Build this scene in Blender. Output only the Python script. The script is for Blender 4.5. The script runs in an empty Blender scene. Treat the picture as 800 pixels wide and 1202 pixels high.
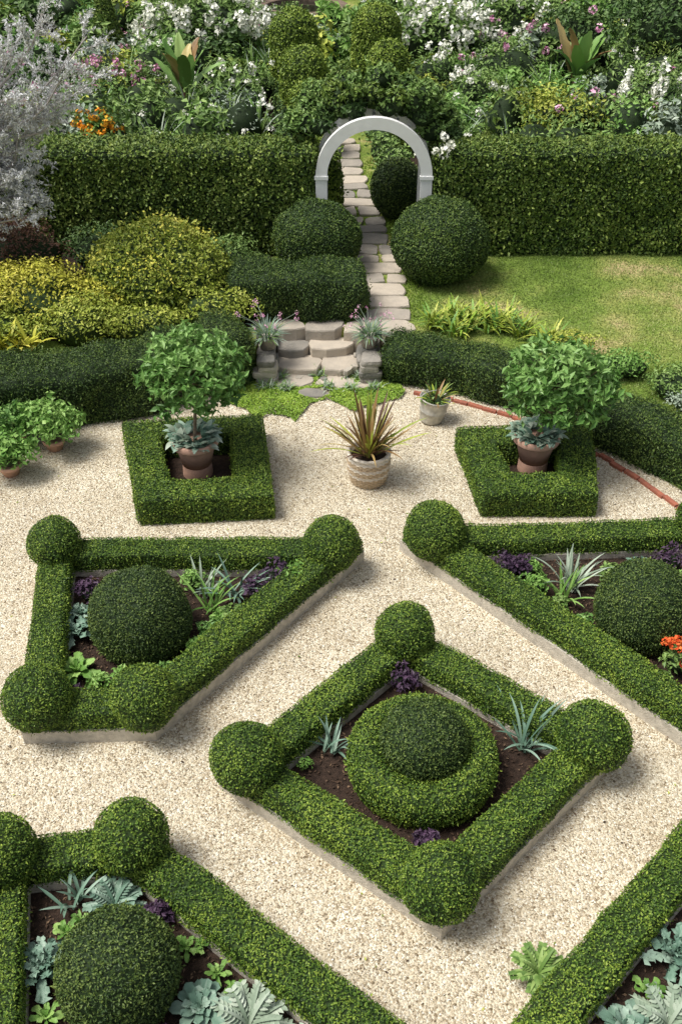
import bpy, math, numpy as np
from mathutils import Vector
rng=np.random.default_rng(7)
sc=bpy.context.scene
U=rng.uniform
# ------------------------------------------------------------ noise
_r=np.random.default_rng(3)
_D=_r.normal(size=(12,3)); _D/=np.linalg.norm(_D,axis=1)[:,None]; _PH=_r.uniform(0,6.28,12)
def noise(P,scale):
    P=np.asarray(P,float)*scale
    s=np.zeros(P.shape[:-1])
    for i in range(12):
        s+=np.sin((P@_D[i])*(0.7+0.1*i)*2+_PH[i]+1.3*np.sin((P@_D[(i+5)%12])*1.7+_PH[(i+3)%12]))
    return s/5.0
# ------------------------------------------------------------ materials
def newmat(name):
    m=bpy.data.materials.new(name); m.use_nodes=True
    nt=m.node_tree; nt.nodes.clear()
    out=nt.nodes.new('ShaderNodeOutputMaterial')
    return m,nt,out
def ramp(nt,stops):
    r=nt.nodes.new('ShaderNodeValToRGB'); e=r.color_ramp.elements
    while len(e)<len(stops): e.new(0.5)
    for i,(p,c) in enumerate(stops):
        e[i].position=p; e[i].color=(c[0],c[1],c[2],1)
    return r
def leafmat(name,c1,c2,c3,trans=0.0,rough=0.5,spec=0.3,nscale=0.9,namp=0.3,bump=0,detail=2):
    m,nt,out=newmat(name); N=nt.nodes; L=nt.links
    at=N.new('ShaderNodeAttribute'); at.attribute_name='tint'
    geo=N.new('ShaderNodeNewGeometry')
    no=N.new('ShaderNodeTexNoise'); no.inputs['Scale'].default_value=nscale; no.inputs['Detail'].default_value=detail
    L.new(geo.outputs['Position'],no.inputs['Vector'])
    ad=N.new('ShaderNodeMath'); ad.operation='MULTIPLY_ADD'
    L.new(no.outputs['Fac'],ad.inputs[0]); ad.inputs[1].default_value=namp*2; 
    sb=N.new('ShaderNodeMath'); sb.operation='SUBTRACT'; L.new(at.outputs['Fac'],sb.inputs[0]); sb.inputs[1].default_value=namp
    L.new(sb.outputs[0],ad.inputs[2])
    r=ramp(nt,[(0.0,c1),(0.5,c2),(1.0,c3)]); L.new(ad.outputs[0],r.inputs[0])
    b=N.new('ShaderNodeBsdfPrincipled'); L.new(r.outputs[0],b.inputs['Base Color'])
    b.inputs['Roughness'].default_value=rough; b.inputs['Specular IOR Level'].default_value=spec
    if bump:
        n2=N.new('ShaderNodeTexNoise'); n2.inputs['Scale'].default_value=26; n2.inputs['Detail'].default_value=4
        L.new(geo.outputs['Position'],n2.inputs['Vector'])
        bp=N.new('ShaderNodeBump'); bp.inputs['Strength'].default_value=bump; bp.inputs['Distance'].default_value=0.02
        L.new(n2.outputs['Fac'],bp.inputs['Height']); L.new(bp.outputs[0],b.inputs['Normal'])
    if trans>0:
        t=N.new('ShaderNodeBsdfTranslucent'); L.new(r.outputs[0],t.inputs['Color'])
        mx=N.new('ShaderNodeMixShader'); mx.inputs[0].default_value=trans
        L.new(b.outputs[0],mx.inputs[1]); L.new(t.outputs[0],mx.inputs[2]); L.new(mx.outputs[0],out.inputs[0])
    else: L.new(b.outputs[0],out.inputs[0])
    return m
def solid(name,c,rough=0.8,nscale=8,amt=0.25,bump=0.3,metal=0.0,c2=None,spec=0.3,bscale=None,detail=5):
    m,nt,out=newmat(name); N=nt.nodes; L=nt.links
    geo=N.new('ShaderNodeNewGeometry')
    no=N.new('ShaderNodeTexNoise'); no.inputs['Scale'].default_value=nscale; no.inputs['Detail'].default_value=detail
    L.new(geo.outputs['Position'],no.inputs['Vector'])
    if c2 is None: c2=tuple(x*(1-amt*1.6) for x in c)
    r=ramp(nt,[(0.3,c2),(0.7,c)]); L.new(no.outputs['Fac'],r.inputs[0])
    b=N.new('ShaderNodeBsdfPrincipled'); L.new(r.outputs[0],b.inputs['Base Color'])
    b.inputs['Roughness'].default_value=rough; b.inputs['Metallic'].default_value=metal; b.inputs['Specular IOR Level'].default_value=spec
    if bump>0:
        n2=N.new('ShaderNodeTexNoise'); n2.inputs['Scale'].default_value=bscale or nscale*4; n2.inputs['Detail'].default_value=4
        L.new(geo.outputs['Position'],n2.inputs['Vector'])
        bp=N.new('ShaderNodeBump'); bp.inputs['Strength'].default_value=bump; bp.inputs['Distance'].default_value=0.02
        L.new(n2.outputs['Fac'],bp.inputs['Height']); L.new(bp.outputs[0],b.inputs['Normal'])
    L.new(b.outputs[0],out.inputs[0]); return m

M={}
M['box']=leafmat('boxwood_leaf',(.022,.058,.010),(.100,.182,.022),(.29,.385,.055),namp=.26)
M['boxd']=leafmat('boxwood_leaf_dark',(.020,.044,.012),(.064,.110,.024),(.17,.23,.05),namp=.22)
M['yew']=leafmat('yew_leaf',(.018,.042,.010),(.055,.105,.020),(.16,.23,.045))
M['priv']=leafmat('hedge_leaf',(.036,.074,.014),(.110,.182,.028),(.27,.34,.075))
M['col']=leafmat('topiary_leaf',(.06,.11,.014),(.18,.27,.035),(.36,.45,.08))
M['tree']=leafmat('shrub_tree_leaf',(.05,.13,.030),(.14,.29,.065),(.32,.50,.16),rough=.4,trans=.2)
M['gold']=leafmat('golden_leaf',(.15,.18,.014),(.46,.46,.05),(.76,.68,.14))
M['gold2']=leafmat('yellowgreen_leaf',(.09,.14,.016),(.27,.34,.04),(.54,.56,.12))
M['bright']=leafmat('bright_leaf',(.07,.17,.03),(.18,.35,.07),(.36,.54,.16),trans=.15)
M['mid']=leafmat('mid_leaf',(.048,.105,.024),(.135,.235,.052),(.30,.42,.13))
M['dk']=leafmat('dark_leaf',(.024,.056,.016),(.065,.13,.032),(.15,.235,.07))
M['grey']=leafmat('grey_leaf',(.14,.19,.13),(.28,.36,.26),(.48,.54,.44))
M['blue']=leafmat('blue_leaf',(.07,.145,.10),(.17,.28,.205),(.35,.46,.37),rough=.45)
M['purple']=leafmat('purple_leaf',(.022,.012,.028),(.050,.028,.055),(.11,.06,.11))
M['burg']=leafmat('burgundy_leaf',(.04,.02,.016),(.11,.05,.036),(.18,.10,.05))
M['silver']=leafmat('silver_leaf',(.46,.47,.46),(.70,.71,.71),(.87,.87,.89))
M['bronze']=leafmat('bronze_leaf',(.15,.08,.035),(.32,.20,.08),(.52,.42,.17),rough=.4)
M['moss']=leafmat('moss_leaf',(.10,.19,.018),(.22,.36,.04),(.40,.52,.08))
M['grass']=leafmat('grass_blade',(.11,.17,.035),(.23,.31,.07),(.44,.45,.18))
M['fwhite']=leafmat('white_petal',(.74,.76,.62),(.88,.88,.78),(.94,.94,.88),rough=.7,spec=.1)
M['fpink']=leafmat('pink_petal',(.55,.20,.38),(.72,.38,.54),(.85,.60,.70),rough=.7,spec=.1)
M['forange']=leafmat('orange_petal',(.75,.25,.02),(.85,.42,.04),(.90,.62,.08),rough=.7,spec=.1)
M['fred']=leafmat('red_petal',(.65,.07,.02),(.80,.13,.04),(.85,.25,.07),rough=.7,spec=.1)
M['hull']=solid('boxwood_inner',(.034,.066,.010),nscale=25,bump=0,c2=(.010,.022,.005),detail=2)  # inner colour darkened so the gaps between leaves look shaded
M['hulld']=solid('dark_inner',(.020,.042,.010),nscale=25,bump=0,c2=(.008,.018,.005),detail=2)
M['timber']=solid('weathered_timber',(.64,.59,.50),nscale=14,amt=.22,bump=.5)
M['soil']=solid('soil',(.065,.040,.028),nscale=22,bump=1.0,c2=(.022,.014,.010),rough=.95)
M['mulch']=leafmat('mulch_chip',(.03,.018,.012),(.09,.055,.036),(.24,.16,.10),rough=.9)
M['terra']=solid('terracotta',(.68,.41,.30),nscale=9,amt=.22,bump=.15,c2=(.52,.32,.24))
M['wick']=solid('wicker',(.66,.52,.35),nscale=30,bump=.3,c2=(.40,.29,.18))
M['wickw']=solid('pale_wicker',(.80,.74,.64),nscale=30,bump=.3,c2=(.60,.52,.42))
M['metal']=solid('galvanised_metal',(.58,.56,.50),nscale=12,metal=.35,rough=.5,bump=.1)
M['stone']=leafmat('flagstone',(.20,.19,.17),(.36,.32,.27),(.54,.47,.38),rough=.85,nscale=6,namp=.3,bump=.6,detail=5)
M['wstone']=leafmat('wall_stone',(.15,.145,.13),(.31,.285,.25),(.50,.45,.37),rough=.85,nscale=7,namp=.35,bump=.8,detail=5)
M['white']=solid('white_paint',(.90,.90,.90),nscale=6,rough=.45,bump=.05,c2=(.83,.83,.82))
M['brick']=solid('brick',(.44,.15,.09),nscale=12,bump=.4,c2=(.26,.10,.07))
M['bark']=solid('bark',(.26,.20,.14),nscale=20,bump=.7,c2=(.12,.09,.06))
M['sbark']=solid('silver_bark',(.48,.44,.43),nscale=20,bump=0,c2=(.27,.25,.24))
M['water']=solid('pond_water',(.03,.028,.02),nscale=2,rough=.08,bump=.05)
M['copper']=solid('brown_coping',(.22,.16,.12),nscale=6,bump=.4)
def gravelmat():
    m,nt,out=newmat('pea_gravel'); N=nt.nodes; L=nt.links
    geo=N.new('ShaderNodeNewGeometry')
    def vor(s):
        v=N.new('ShaderNodeTexVoronoi'); v.inputs['Scale'].default_value=s; L.new(geo.outputs['Position'],v.inputs['Vector']); return v
    v1=vor(46); v2=vor(92)
    stops=[(0.0,(.19,.14,.085)),(.14,(.40,.32,.22)),(.38,(.62,.54,.405)),(.75,(.76,.695,.56)),(1,(.92,.89,.80))]
    s1=N.new('ShaderNodeSeparateColor'); L.new(v1.outputs['Color'],s1.inputs[0])
    s2=N.new('ShaderNodeSeparateColor'); L.new(v2.outputs['Color'],s2.inputs[0])
    r1=ramp(nt,stops); L.new(s1.outputs[0],r1.inputs[0]); r2=ramp(nt,stops); L.new(s2.outputs[0],r2.inputs[0])
    mx=N.new('ShaderNodeMix'); mx.data_type='RGBA'; L.new(s1.outputs[1],mx.inputs[0]); L.new(r1.outputs[0],mx.inputs[6]); L.new(r2.outputs[0],mx.inputs[7])
    no=N.new('ShaderNodeTexNoise'); no.inputs['Scale'].default_value=1.0; no.inputs['Detail'].default_value=5; no.inputs['Roughness'].default_value=.65; L.new(geo.outputs['Position'],no.inputs['Vector'])
    r3=ramp(nt,[(.3,(.79,.765,.71)),(.65,(1.04,1.035,1.0))]); L.new(no.outputs['Fac'],r3.inputs[0])
    m2=N.new('ShaderNodeMix'); m2.data_type='RGBA'; m2.blend_type='MULTIPLY'; m2.inputs[0].default_value=1
    L.new(mx.outputs[2],m2.inputs[6]); L.new(r3.outputs[0],m2.inputs[7])
    b=N.new('ShaderNodeBsdfPrincipled'); b.inputs['Roughness'].default_value=.85; b.inputs['Specular IOR Level'].default_value=.2
    L.new(m2.outputs[2],b.inputs['Base Color'])
    bp=N.new('ShaderNodeBump'); bp.inputs['Strength'].default_value=1.0; bp.inputs['Distance'].default_value=.016; bp.invert=True
    L.new(v1.outputs['Distance'],bp.inputs['Height']); L.new(bp.outputs[0],b.inputs['Normal'])
    L.new(b.outputs[0],out.inputs[0]); return m
M['gravel']=gravelmat()
M['pebble']=leafmat('pebble',(.24,.18,.11),(.62,.54,.41),(.92,.89,.80),rough=.8,namp=.05)
def lawnmat():
    m,nt,out=newmat('lawn'); N=nt.nodes; L=nt.links
    geo=N.new('ShaderNodeNewGeometry')
    a=N.new('ShaderNodeTexNoise'); a.inputs['Scale'].default_value=.9; a.inputs['Detail'].default_value=5; L.new(geo.outputs['Position'],a.inputs['Vector'])
    c=N.new('ShaderNodeTexNoise'); c.inputs['Scale'].default_value=28; c.inputs['Detail'].default_value=4; L.new(geo.outputs['Position'],c.inputs['Vector'])
    r=ramp(nt,[(.32,(.11,.18,.03)),(.48,(.18,.26,.05)),(.58,(.29,.32,.09)),(.68,(.46,.38,.19))]); L.new(a.outputs['Fac'],r.inputs[0])
    r2=ramp(nt,[(.3,(.45,.45,.45)),(.7,(1.25,1.25,1.25))]); L.new(c.outputs['Fac'],r2.inputs[0])
    m2=N.new('ShaderNodeMix'); m2.data_type='RGBA'; m2.blend_type='MULTIPLY'; m2.inputs[0].default_value=1
    L.new(r.outputs[0],m2.inputs[6]); L.new(r2.outputs[0],m2.inputs[7])
    b=N.new('ShaderNodeBsdfPrincipled'); b.inputs['Roughness'].default_value=.9; b.inputs['Specular IOR Level'].default_value=.1
    L.new(m2.outputs[2],b.inputs['Base Color'])
    L.new(b.outputs[0],out.inputs[0]); return m
M['lawn']=lawnmat()
# ------------------------------------------------------------ geometry accumulator
class G:
    def __init__(s): s.V=[];s.F=[];s.T=[];s.n=0;s.mats=[]
    def mi(s,m):
        if m not in s.mats: s.mats.append(m)
        return s.mats.index(m)
    def add(s,V,F,mat,tint=0.5,smooth=False):
        V=np.asarray(V,float).reshape(-1,3); F=np.asarray(F,int)
        s.V.append(V); s.F.append((F+s.n,s.mi(mat),smooth))
        s.T.append(np.broadcast_to(np.asarray(tint,float),(len(V),)).copy()); s.n+=len(V)
    def poly(s,pts,mat,tint=.5):
        s.add(pts,[list(range(len(pts)))],mat,tint)
    def build(s,name,parent=None):
        me=bpy.data.meshes.new(name)
        V=np.concatenate(s.V); T=np.concatenate(s.T)
        me.vertices.add(len(V)); me.vertices.foreach_set('co',V.astype(np.float32).ravel())
        li=np.concatenate([f.ravel() for f,_,_ in s.F]); 
        tot=np.concatenate([np.full(len(f),f.shape[1]) for f,_,_ in s.F])
        st=np.concatenate([[0],np.cumsum(tot)[:-1]])
        me.loops.add(len(li)); me.loops.foreach_set('vertex_index',li.astype(np.int32))
        me.polygons.add(len(tot)); me.polygons.foreach_set('loop_start',st.astype(np.int32))
        me.polygons.foreach_set('material_index',np.concatenate([np.full(len(f),m) for f,m,_ in s.F]).astype(np.int32))
        me.polygons.foreach_set('use_smooth',np.concatenate([np.full(len(f),sm) for f,_,sm in s.F]).astype(bool))
        a=me.attributes.new('tint','FLOAT','POINT'); a.data.foreach_set('value',T.astype(np.float32))
        for m in s.mats: me.materials.append(M[m])
        me.update(calc_edges=True)
        o=bpy.data.objects.new(name,me); sc.collection.objects.link(o)
        if parent: o.parent=parent
        return o
def empty(name):
    e=bpy.data.objects.new(name,None); sc.collection.objects.link(e); return e
def grid(m,k,cm=False,ck=False):
    i=np.arange(m if cm else m-1); j=np.arange(k if ck else k-1)
    I,J=np.meshgrid(i,j,indexing='ij'); I2=(I+1)%m; J2=(J+1)%k
    return np.stack([I*k+J,I2*k+J,I2*k+J2,I*k+J2],-1).reshape(-1,4)
def sample(V,F,dens=None,n=None):
    T=np.concatenate([F[:,[0,1,2]],F[:,[0,2,3]]])
    a,b,c=V[T[:,0]],V[T[:,1]],V[T[:,2]]
    cr=np.cross(b-a,c-a); ar=np.linalg.norm(cr,axis=1)/2
    if n is None: n=int(ar.sum()*dens)
    idx=rng.choice(len(T),n,p=ar/ar.sum())
    u=rng.random(n);v=rng.random(n); f=u+v>1; u[f]=1-u[f]; v[f]=1-v[f]
    P=a[idx]+(b-a)[idx]*u[:,None]+(c-a)[idx]*v[:,None]
    Nn=cr[idx]/(np.linalg.norm(cr[idx],axis=1)[:,None]+1e-12)
    return P,Nn
def nrm(a): return a/(np.linalg.norm(a,axis=-1)[...,None]+1e-12)
def leaves(g,P,Nn,size,mat,aspect=.5,up=(.1,.9),lift=0.0,tint=None,svar=.35,fold=.12):
    n=len(P)
    if n==0:return
    R=nrm(rng.normal(size=(n,3))); T=nrm(R-(R*Nn).sum(1)[:,None]*Nn)
    a=U(up[0],up[1],n)[:,None]
    D=nrm(T*(1-a)+Nn*a); W=nrm(np.cross(D,Nn+0.45*rng.normal(size=(n,3)))); Z=np.cross(W,D)
    L=(size*(1+svar*U(-1,1,n)))[:,None]
    B=P+Nn*(lift*rng.random(n))[:,None]-D*L*.3
    V=np.stack([B,B+D*L*.45+W*L*aspect*.5+Z*L*fold,B+D*L,B+D*L*.45-W*L*aspect*.5+Z*L*fold],1).reshape(-1,3)
    t=rng.random(n) if tint is None else tint
    g.add(V,np.arange(4*n).reshape(-1,4),mat,np.repeat(t,4))
def vnormals(V,F):
    n=np.zeros_like(V); a=np.cross(V[F[:,1]]-V[F[:,0]],V[F[:,2]]-V[F[:,0]])+np.cross(V[F[:,2]]-V[F[:,0]],V[F[:,3]]-V[F[:,0]])
    for k in range(4): np.add.at(n,F[:,k],a)
    return nrm(n)
def foliage_hull(g,V,F,leaf,size,dens,hull='hull',amp=.012,nsc=4.0,lift=.014,aspect=.55,up=(.0,.6)):
    Nn=vnormals(V,F)
    V=V+Nn*(amp*noise(V,nsc)+amp*.5*noise(V+7,nsc*3))[:,None]
    g.add(V-Nn*.014,F,hull,.5,True)
    P,N2=sample(V,F,dens)
    t=np.clip(rng.random(len(P))*.8+.08+.14*noise(P,6.0),0,1)
    leaves(g,P,N2,size,leaf,aspect=aspect,lift=lift,tint=t,up=up)
    k=int(len(P)*.03); 
    if k: leaves(g,P[:k],N2[:k],size*1.2,leaf,aspect=aspect,lift=lift*2.6,tint=np.clip(rng.random(k)*.5+.5,0,1),up=(.4,.9))
def resample(path,closed,step):
    P=[np.array(p,float) for p in path]; n=len(P); pts=[];nor=[]
    segs=[(i,(i+1)%n) for i in range(n if closed else n-1)]
    sn=[]
    for a,b in segs:
        d=P[b]-P[a]; d/=np.linalg.norm(d); sn.append(np.array([d[1],-d[0]]))
    for s,(a,b) in enumerate(segs):
        if closed or s>0:
            m=sn[s]+sn[s-1]; m/=np.linalg.norm(m); mm=m/max(.4,m@sn[s])
        else: mm=sn[s]
        pts.append(P[a]);nor.append(mm)
        k=max(1,int(np.linalg.norm(P[b]-P[a])/step))
        for q in range(1,k): pts.append(P[a]+(P[b]-P[a])*q/k); nor.append(sn[s])
    if not closed: pts.append(P[-1]); nor.append(sn[-1])
    return np.array(pts),np.array(nor)
def section(w,z0,z1,r,n=4):
    h=w/2; s=[]
    for z in np.linspace(z0,z1-r,6)[:-1]: s.append((h+.008*math.sin(z*9),z))
    for a in np.linspace(0,90,n+1): s.append((h-r+r*math.cos(math.radians(a)),z1-r+r*math.sin(math.radians(a))))
    for x in np.linspace(h-r,-(h-r),5)[1:-1]: s.append((x,z1))
    for a in np.linspace(90,180,n+1): s.append((-(h-r)+r*math.cos(math.radians(a)),z1-r+r*math.sin(math.radians(a))))
    for z in np.linspace(z1-r,z0,6)[1:]: s.append((-h-.008*math.sin(z*9),z))
    return np.array(s)
def sweep(path,closed,sec,step=.1,cap=0.0):
    pts,nor=resample(path,closed,step)
    V=np.zeros((len(pts),len(sec),3))
    V[:,:,:2]=pts[:,None,:]+nor[:,None,:]*sec[None,:,0,None]
    V[:,:,2]=sec[None,:,1]
    if cap>0 and not closed:
        def caprings(p,nn,dirv):
            rs=[]
            zt=sec[:,1].max(); w=abs(sec[:,0]).max()
            for a in (30,60,90):
                a=math.radians(a); ins=cap*(1-math.cos(a))
                s2=sec[:,0]*(1-ins/w); z2=np.where(sec[:,1]>zt-cap*2,sec[:,1]-ins,sec[:,1])
                r=np.zeros((len(sec),3)); r[:,:2]=p+nn*s2[:,None]+dirv*cap*math.sin(a); r[:,2]=z2; rs.append(r)
            for f in (.66,.33,0.01):
                r=rs[2].copy(); r[:,:2]=p+nn*(sec[:,0]*(1-cap/w)*f)[:,None]+dirv*cap; rs.append(r)
            return rs
        d1=pts[-1]-pts[-2]; d1/=np.linalg.norm(d1); d0=pts[0]-pts[1]; d0/=np.linalg.norm(d0)
        e=np.array(caprings(pts[-1],nor[-1],d1)); s=np.array(caprings(pts[0],nor[0],d0))[::-1]
        V=np.concatenate([s,V,e])
    m,k=V.shape[:2]
    V=V.reshape(-1,3)
    F=grid(m,k,closed,False)[:,::-1]
    n=vnormals(V,F); top=V[:,2]>V[:,2].max()-.02
    if n[top,2].mean()<0: F=F[:,::-1]
    return V,F
def ball(c,rx,ry,rz,zmin=None,nu=28,nv=16,pw=1.0):
    u=np.linspace(0,2*np.pi,nu,endpoint=False); v=np.linspace(-np.pi/2,np.pi/2,nv)
    Vv,Uu=np.meshgrid(v,u,indexing='ij')
    f=lambda a:np.sign(a)*np.abs(a)**pw
    X=c[0]+rx*f(np.cos(Vv))*f(np.cos(Uu)); Y=c[1]+ry*f(np.cos(Vv))*f(np.sin(Uu)); Z=c[2]+rz*f(np.sin(Vv))
    if zmin is not None: Z=np.maximum(Z,zmin)
    V=np.stack([X,Y,Z],-1).reshape(-1,3); return V,grid(nv,nu,False,True)[:,::-1]
def lathe(c,prof,n=32,wob=None):
    u=np.linspace(0,2*np.pi,n,endpoint=False); p=np.array(prof)
    R=np.repeat(p[:,0][:,None],n,1)
    if wob is not None: R=R+wob(np.arange(len(p))[:,None],u[None,:])
    V=np.stack([c[0]+R*np.cos(u),c[1]+R*np.sin(u),c[2]+np.repeat(p[:,1][:,None],n,1)],-1).reshape(-1,3)
    return V,grid(len(p),n,False,True)[:,::-1]
def beam(g,p0,p1,w,h,mat,up=(0,0,1)):
    p0=np.array(p0,float);p1=np.array(p1,float); d=nrm(p1-p0); s=np.cross(d,up)
    if np.linalg.norm(s)<1e-3: s=np.cross(d,(0,1,0))
    s=nrm(s); t=np.cross(s,d)
    o=[s*w/2*a+t*h/2*b for a,b in((-1,-1),(1,-1),(1,1),(-1,1))]
    V=[p0+x for x in o]+[p1+x for x in o]
    g.add(V,[[0,1,5,4],[1,2,6,5],[2,3,7,6],[3,0,4,7],[3,2,1,0],[4,5,6,7]],mat)
def tube(g,pts,rad,mat,n=6):
    pts=np.array(pts,float); m=len(pts); rad=np.broadcast_to(rad,(m,))
    d=nrm(np.gradient(pts,axis=0)); ref=np.where(np.abs(d[:,2:3])>.9,[[1,0,0]],[[0,0,1]])
    s=nrm(np.cross(d,ref)); t=np.cross(s,d); u=np.linspace(0,2*np.pi,n,endpoint=False)
    V=pts[:,None,:]+rad[:,None,None]*(np.cos(u)[None,:,None]*s[:,None,:]+np.sin(u)[None,:,None]*t[:,None,:])
    g.add(V.reshape(-1,3),grid(m,n,False,True),mat,.5,True)
def blade(g,base,az,elev,L,W,droop,mat,prof='strap',seg=8,col=2,ruffle=0,fold=.25,tint=None,lobes=0):
    t=np.linspace(0,1,seg+1); e=elev-droop*t**1.3
    dl=L/seg; r=np.concatenate([[0],np.cumsum(np.cos(e[:-1])*dl)]); z=np.concatenate([[0],np.cumsum(np.sin(e[:-1])*dl)])
    if prof=='strap': w=W*np.minimum(1,(1-t)*3)**.7*(.75+.25*np.sin(t*3.1))
    elif prof=='ovate': w=W*np.sin(np.pi*np.clip(t,0.03,.99)**.75)**.8
    elif prof=='paddle': w=W*np.where(t<.18,.08,np.sin(np.pi*np.clip((t-.15)/.86,0,1)**.7)**.55)
    elif prof=='spat': w=W*(.12+.88*np.clip(t,0,1)**1.2)*np.sqrt(np.clip(1.03-t**6,0,1))
    if lobes: w=w*(.45+.55*np.abs(np.sin(t*np.pi*lobes)))
    c=np.linspace(-1,1,col+1)
    d=np.array([math.cos(az),math.sin(az)]); s=np.array([-d[1],d[0]])
    V=np.zeros((seg+1,col+1,3))
    V[:,:,0]=base[0]+d[0]*r[:,None]+s[0]*c*w[:,None]/2; V[:,:,1]=base[1]+d[1]*r[:,None]+s[1]*c*w[:,None]/2
    V[:,:,2]=base[2]+z[:,None]+np.abs(c)*fold*w[:,None]/2
    if ruffle: V+=ruffle*np.abs(c)[None,:,None]*rng.normal(size=V.shape)
    g.add(V.reshape(-1,3),grid(seg+1,col+1),mat,(U(0.2,.9) if tint is None else tint),True)
# ------------------------------------------------------------ plants
def mound(g,c,rx,ry,rz,n,size,mat,core='hulld',lob=9,aspect=.5,corescale=.8):
    c=np.array(c,float)
    cs=[];rs=[]
    for i in range(lob):
        a=U(0,6.28); e=math.asin(U(-.1,1)); k=U(.5,.85)
        cs.append(c+np.array([rx*k*math.cos(a)*math.cos(e),ry*k*math.sin(a)*math.cos(e),rz*k*math.sin(e)])); rs.append(U(.25,.48))
    cs.append(c); rs.append(.72)
    w=np.array(rs)**2; w/=w.sum(); idx=rng.choice(len(cs),n,p=w)
    N=nrm(rng.normal(size=(n,3))); N[:,2]=np.where(N[:,2]<-.3,-N[:,2],N[:,2])
    R=np.array(rs)[idx]*(1+.12*rng.normal(size=n)); 
    P=np.array(cs)[idx]+N*R[:,None]*np.array([rx,ry,rz])
    k=P[:,2]>c[2]-rz*.95; P=P[k]; N=N[k]
    t=np.clip(.15+.55*rng.random(len(P))+.25*(P[:,2]-c[2])/rz,0,1)  # tint rises with height: fresh growth plus top light put into the colour
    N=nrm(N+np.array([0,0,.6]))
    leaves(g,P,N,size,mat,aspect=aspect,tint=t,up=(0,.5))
    V,F=ball(c,rx*corescale*.85,ry*corescale*.85,rz*corescale*.85,nu=16,nv=9)
    V=V+nrm(V-c)*(.06*min(rx,rz)*noise(V,3))[:,None]
    g.add(V,F,core,.5,True)
def heads(g,pts,r,mat,k=26,zs=1.0,psize=.6):
    pts=np.array(pts); n=len(pts)
    N=nrm(rng.normal(size=(n*k,3))); C=np.repeat(pts,k,0)
    P=C+N*r*np.array([1,1,zs])*U(.6,1,(n*k,1)); leaves(g,P,N,r*psize,mat,aspect=.95,up=(0,.3))
def rosette(g,c,n,L,W,mat,prof='ovate',e0=(.1,1.2),droop=(.4,1.2),**k):
    for i in range(n):
        f=i/n; blade(g,c,i*2.4+U(-.2,.2),e0[0]+(e0[1]-e0[0])*f+U(-.1,.1),L*(1-.55*f)*U(.85,1.15),W*(1-.45*f),U(*droop),mat,prof,**k)

# ------------------------------------------------------------ ground
UP=.45
ex=[-70,-8,-5.06,-3.84,-2.9,-1.23,.41,1.35,2.5,3.72,4.66,5.6,6.6,70]
ey=[9,11.2,12.5,12.77,13.2,14.05,14.05,13.85,13.26,12.2,11.02,9.2,7.5,7.0]
def edge(x): return np.interp(x,ex,ey)
g=G(); xs=np.concatenate([np.linspace(-400,-20,12),np.arange(-19.5,20,.25),np.linspace(20,400,12)])
es=edge(xs)+np.where((xs>-1.4)&(xs<1.0),.58,0)
rows=[]
rows.append((xs*0-300,xs*0-.01)); rows.append((xs*0-2,xs*0-.01)); rows.append((es+.42,xs*0-.01)); rows.append((es+.5,xs*0+UP))
for y in (17,19,22,30,45,80,500): rows.append((xs*0+y,xs*0+UP))
V=np.stack([np.stack([xs,r[0],r[1]],-1) for r in rows]); 
g.add(V.reshape(-1,3),grid(len(rows),len(xs))[:,::-1],'lawn'); g.build('ground')
g=G(); xs=np.arange(-14,14.01,.1); lo=xs*0-3.0; hi=edge(xs)+.1+.04*noise(np.stack([xs,xs*0,xs*0],-1),3)
V=np.stack([np.stack([xs,lo,xs*0+.004],-1),np.stack([xs,hi,xs*0+.004],-1)]); g.add(V.reshape(-1,3),grid(2,len(xs))[:,::-1],'gravel')
n=90000; P=np.stack([U(-5.5,5.5,n),U(3,14.2,n),np.full(n,.008)],-1); P=P[P[:,1]<edge(P[:,0])+.05]
leaves(g,P,np.tile([0,0,1.],(len(P),1)),.019,'pebble',aspect=.8,up=(0,.35),lift=.006)
n=300; P=np.stack([U(-5.5,5.5,n),U(3,13.5,n),np.full(n,.012)],-1); leaves(g,P,np.tile([0,0,1.],(n,1)),.035,'mulch',aspect=.5,up=(0,.3),lift=.006)
n=260; P=np.stack([U(-5.5,5.5,n),U(3,13.5,n),np.full(n,.012)],-1); leaves(g,P,np.tile([0,0,1.],(n,1)),.032,'gold2',aspect=.5,up=(0,.3),lift=.006)
g.build('gravel_court')
g=G(); g.add([[-16,20.0,UP+.004],[-.6,20.0,UP+.004],[-.6,46,UP+.004],[-16,46,UP+.004]],[[0,1,2,3]],'soil')
g.add([[1.5,20.0,UP+.004],[18,20.0,UP+.004],[18,46,UP+.004],[1.5,46,UP+.004]],[[0,1,2,3]],'soil')
g.add([[-14,13.7,UP+.006],[-1.3,15.0,UP+.006],[-1.3,19.3,UP+.006],[-14,19.3,UP+.006]],[[0,1,2,3]],'soil')
g.build('border_soil')
g=G(); n=70000; P=np.stack([U(1.0,9,n),U(12.4,18.2,n),np.full(n,UP)],-1); P=P[P[:,1]>edge(P[:,0])+.7]
k=noise(P,.8)*.2+.4; leaves(g,P,np.tile([0,0,1.],(len(P),1)),.05,'grass',aspect=.22,up=(.35,.95),tint=np.clip(k+U(-.3,.3,len(P)),0,1))
n=14000; P=np.stack([U(-.6,1.5,n),U(15.4,24,n),np.full(n,UP)],-1); leaves(g,P,np.tile([0,0,1.],(n,1)),.06,'moss',aspect=.25,up=(.35,.95))
g.build('lawn_grass')

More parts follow.
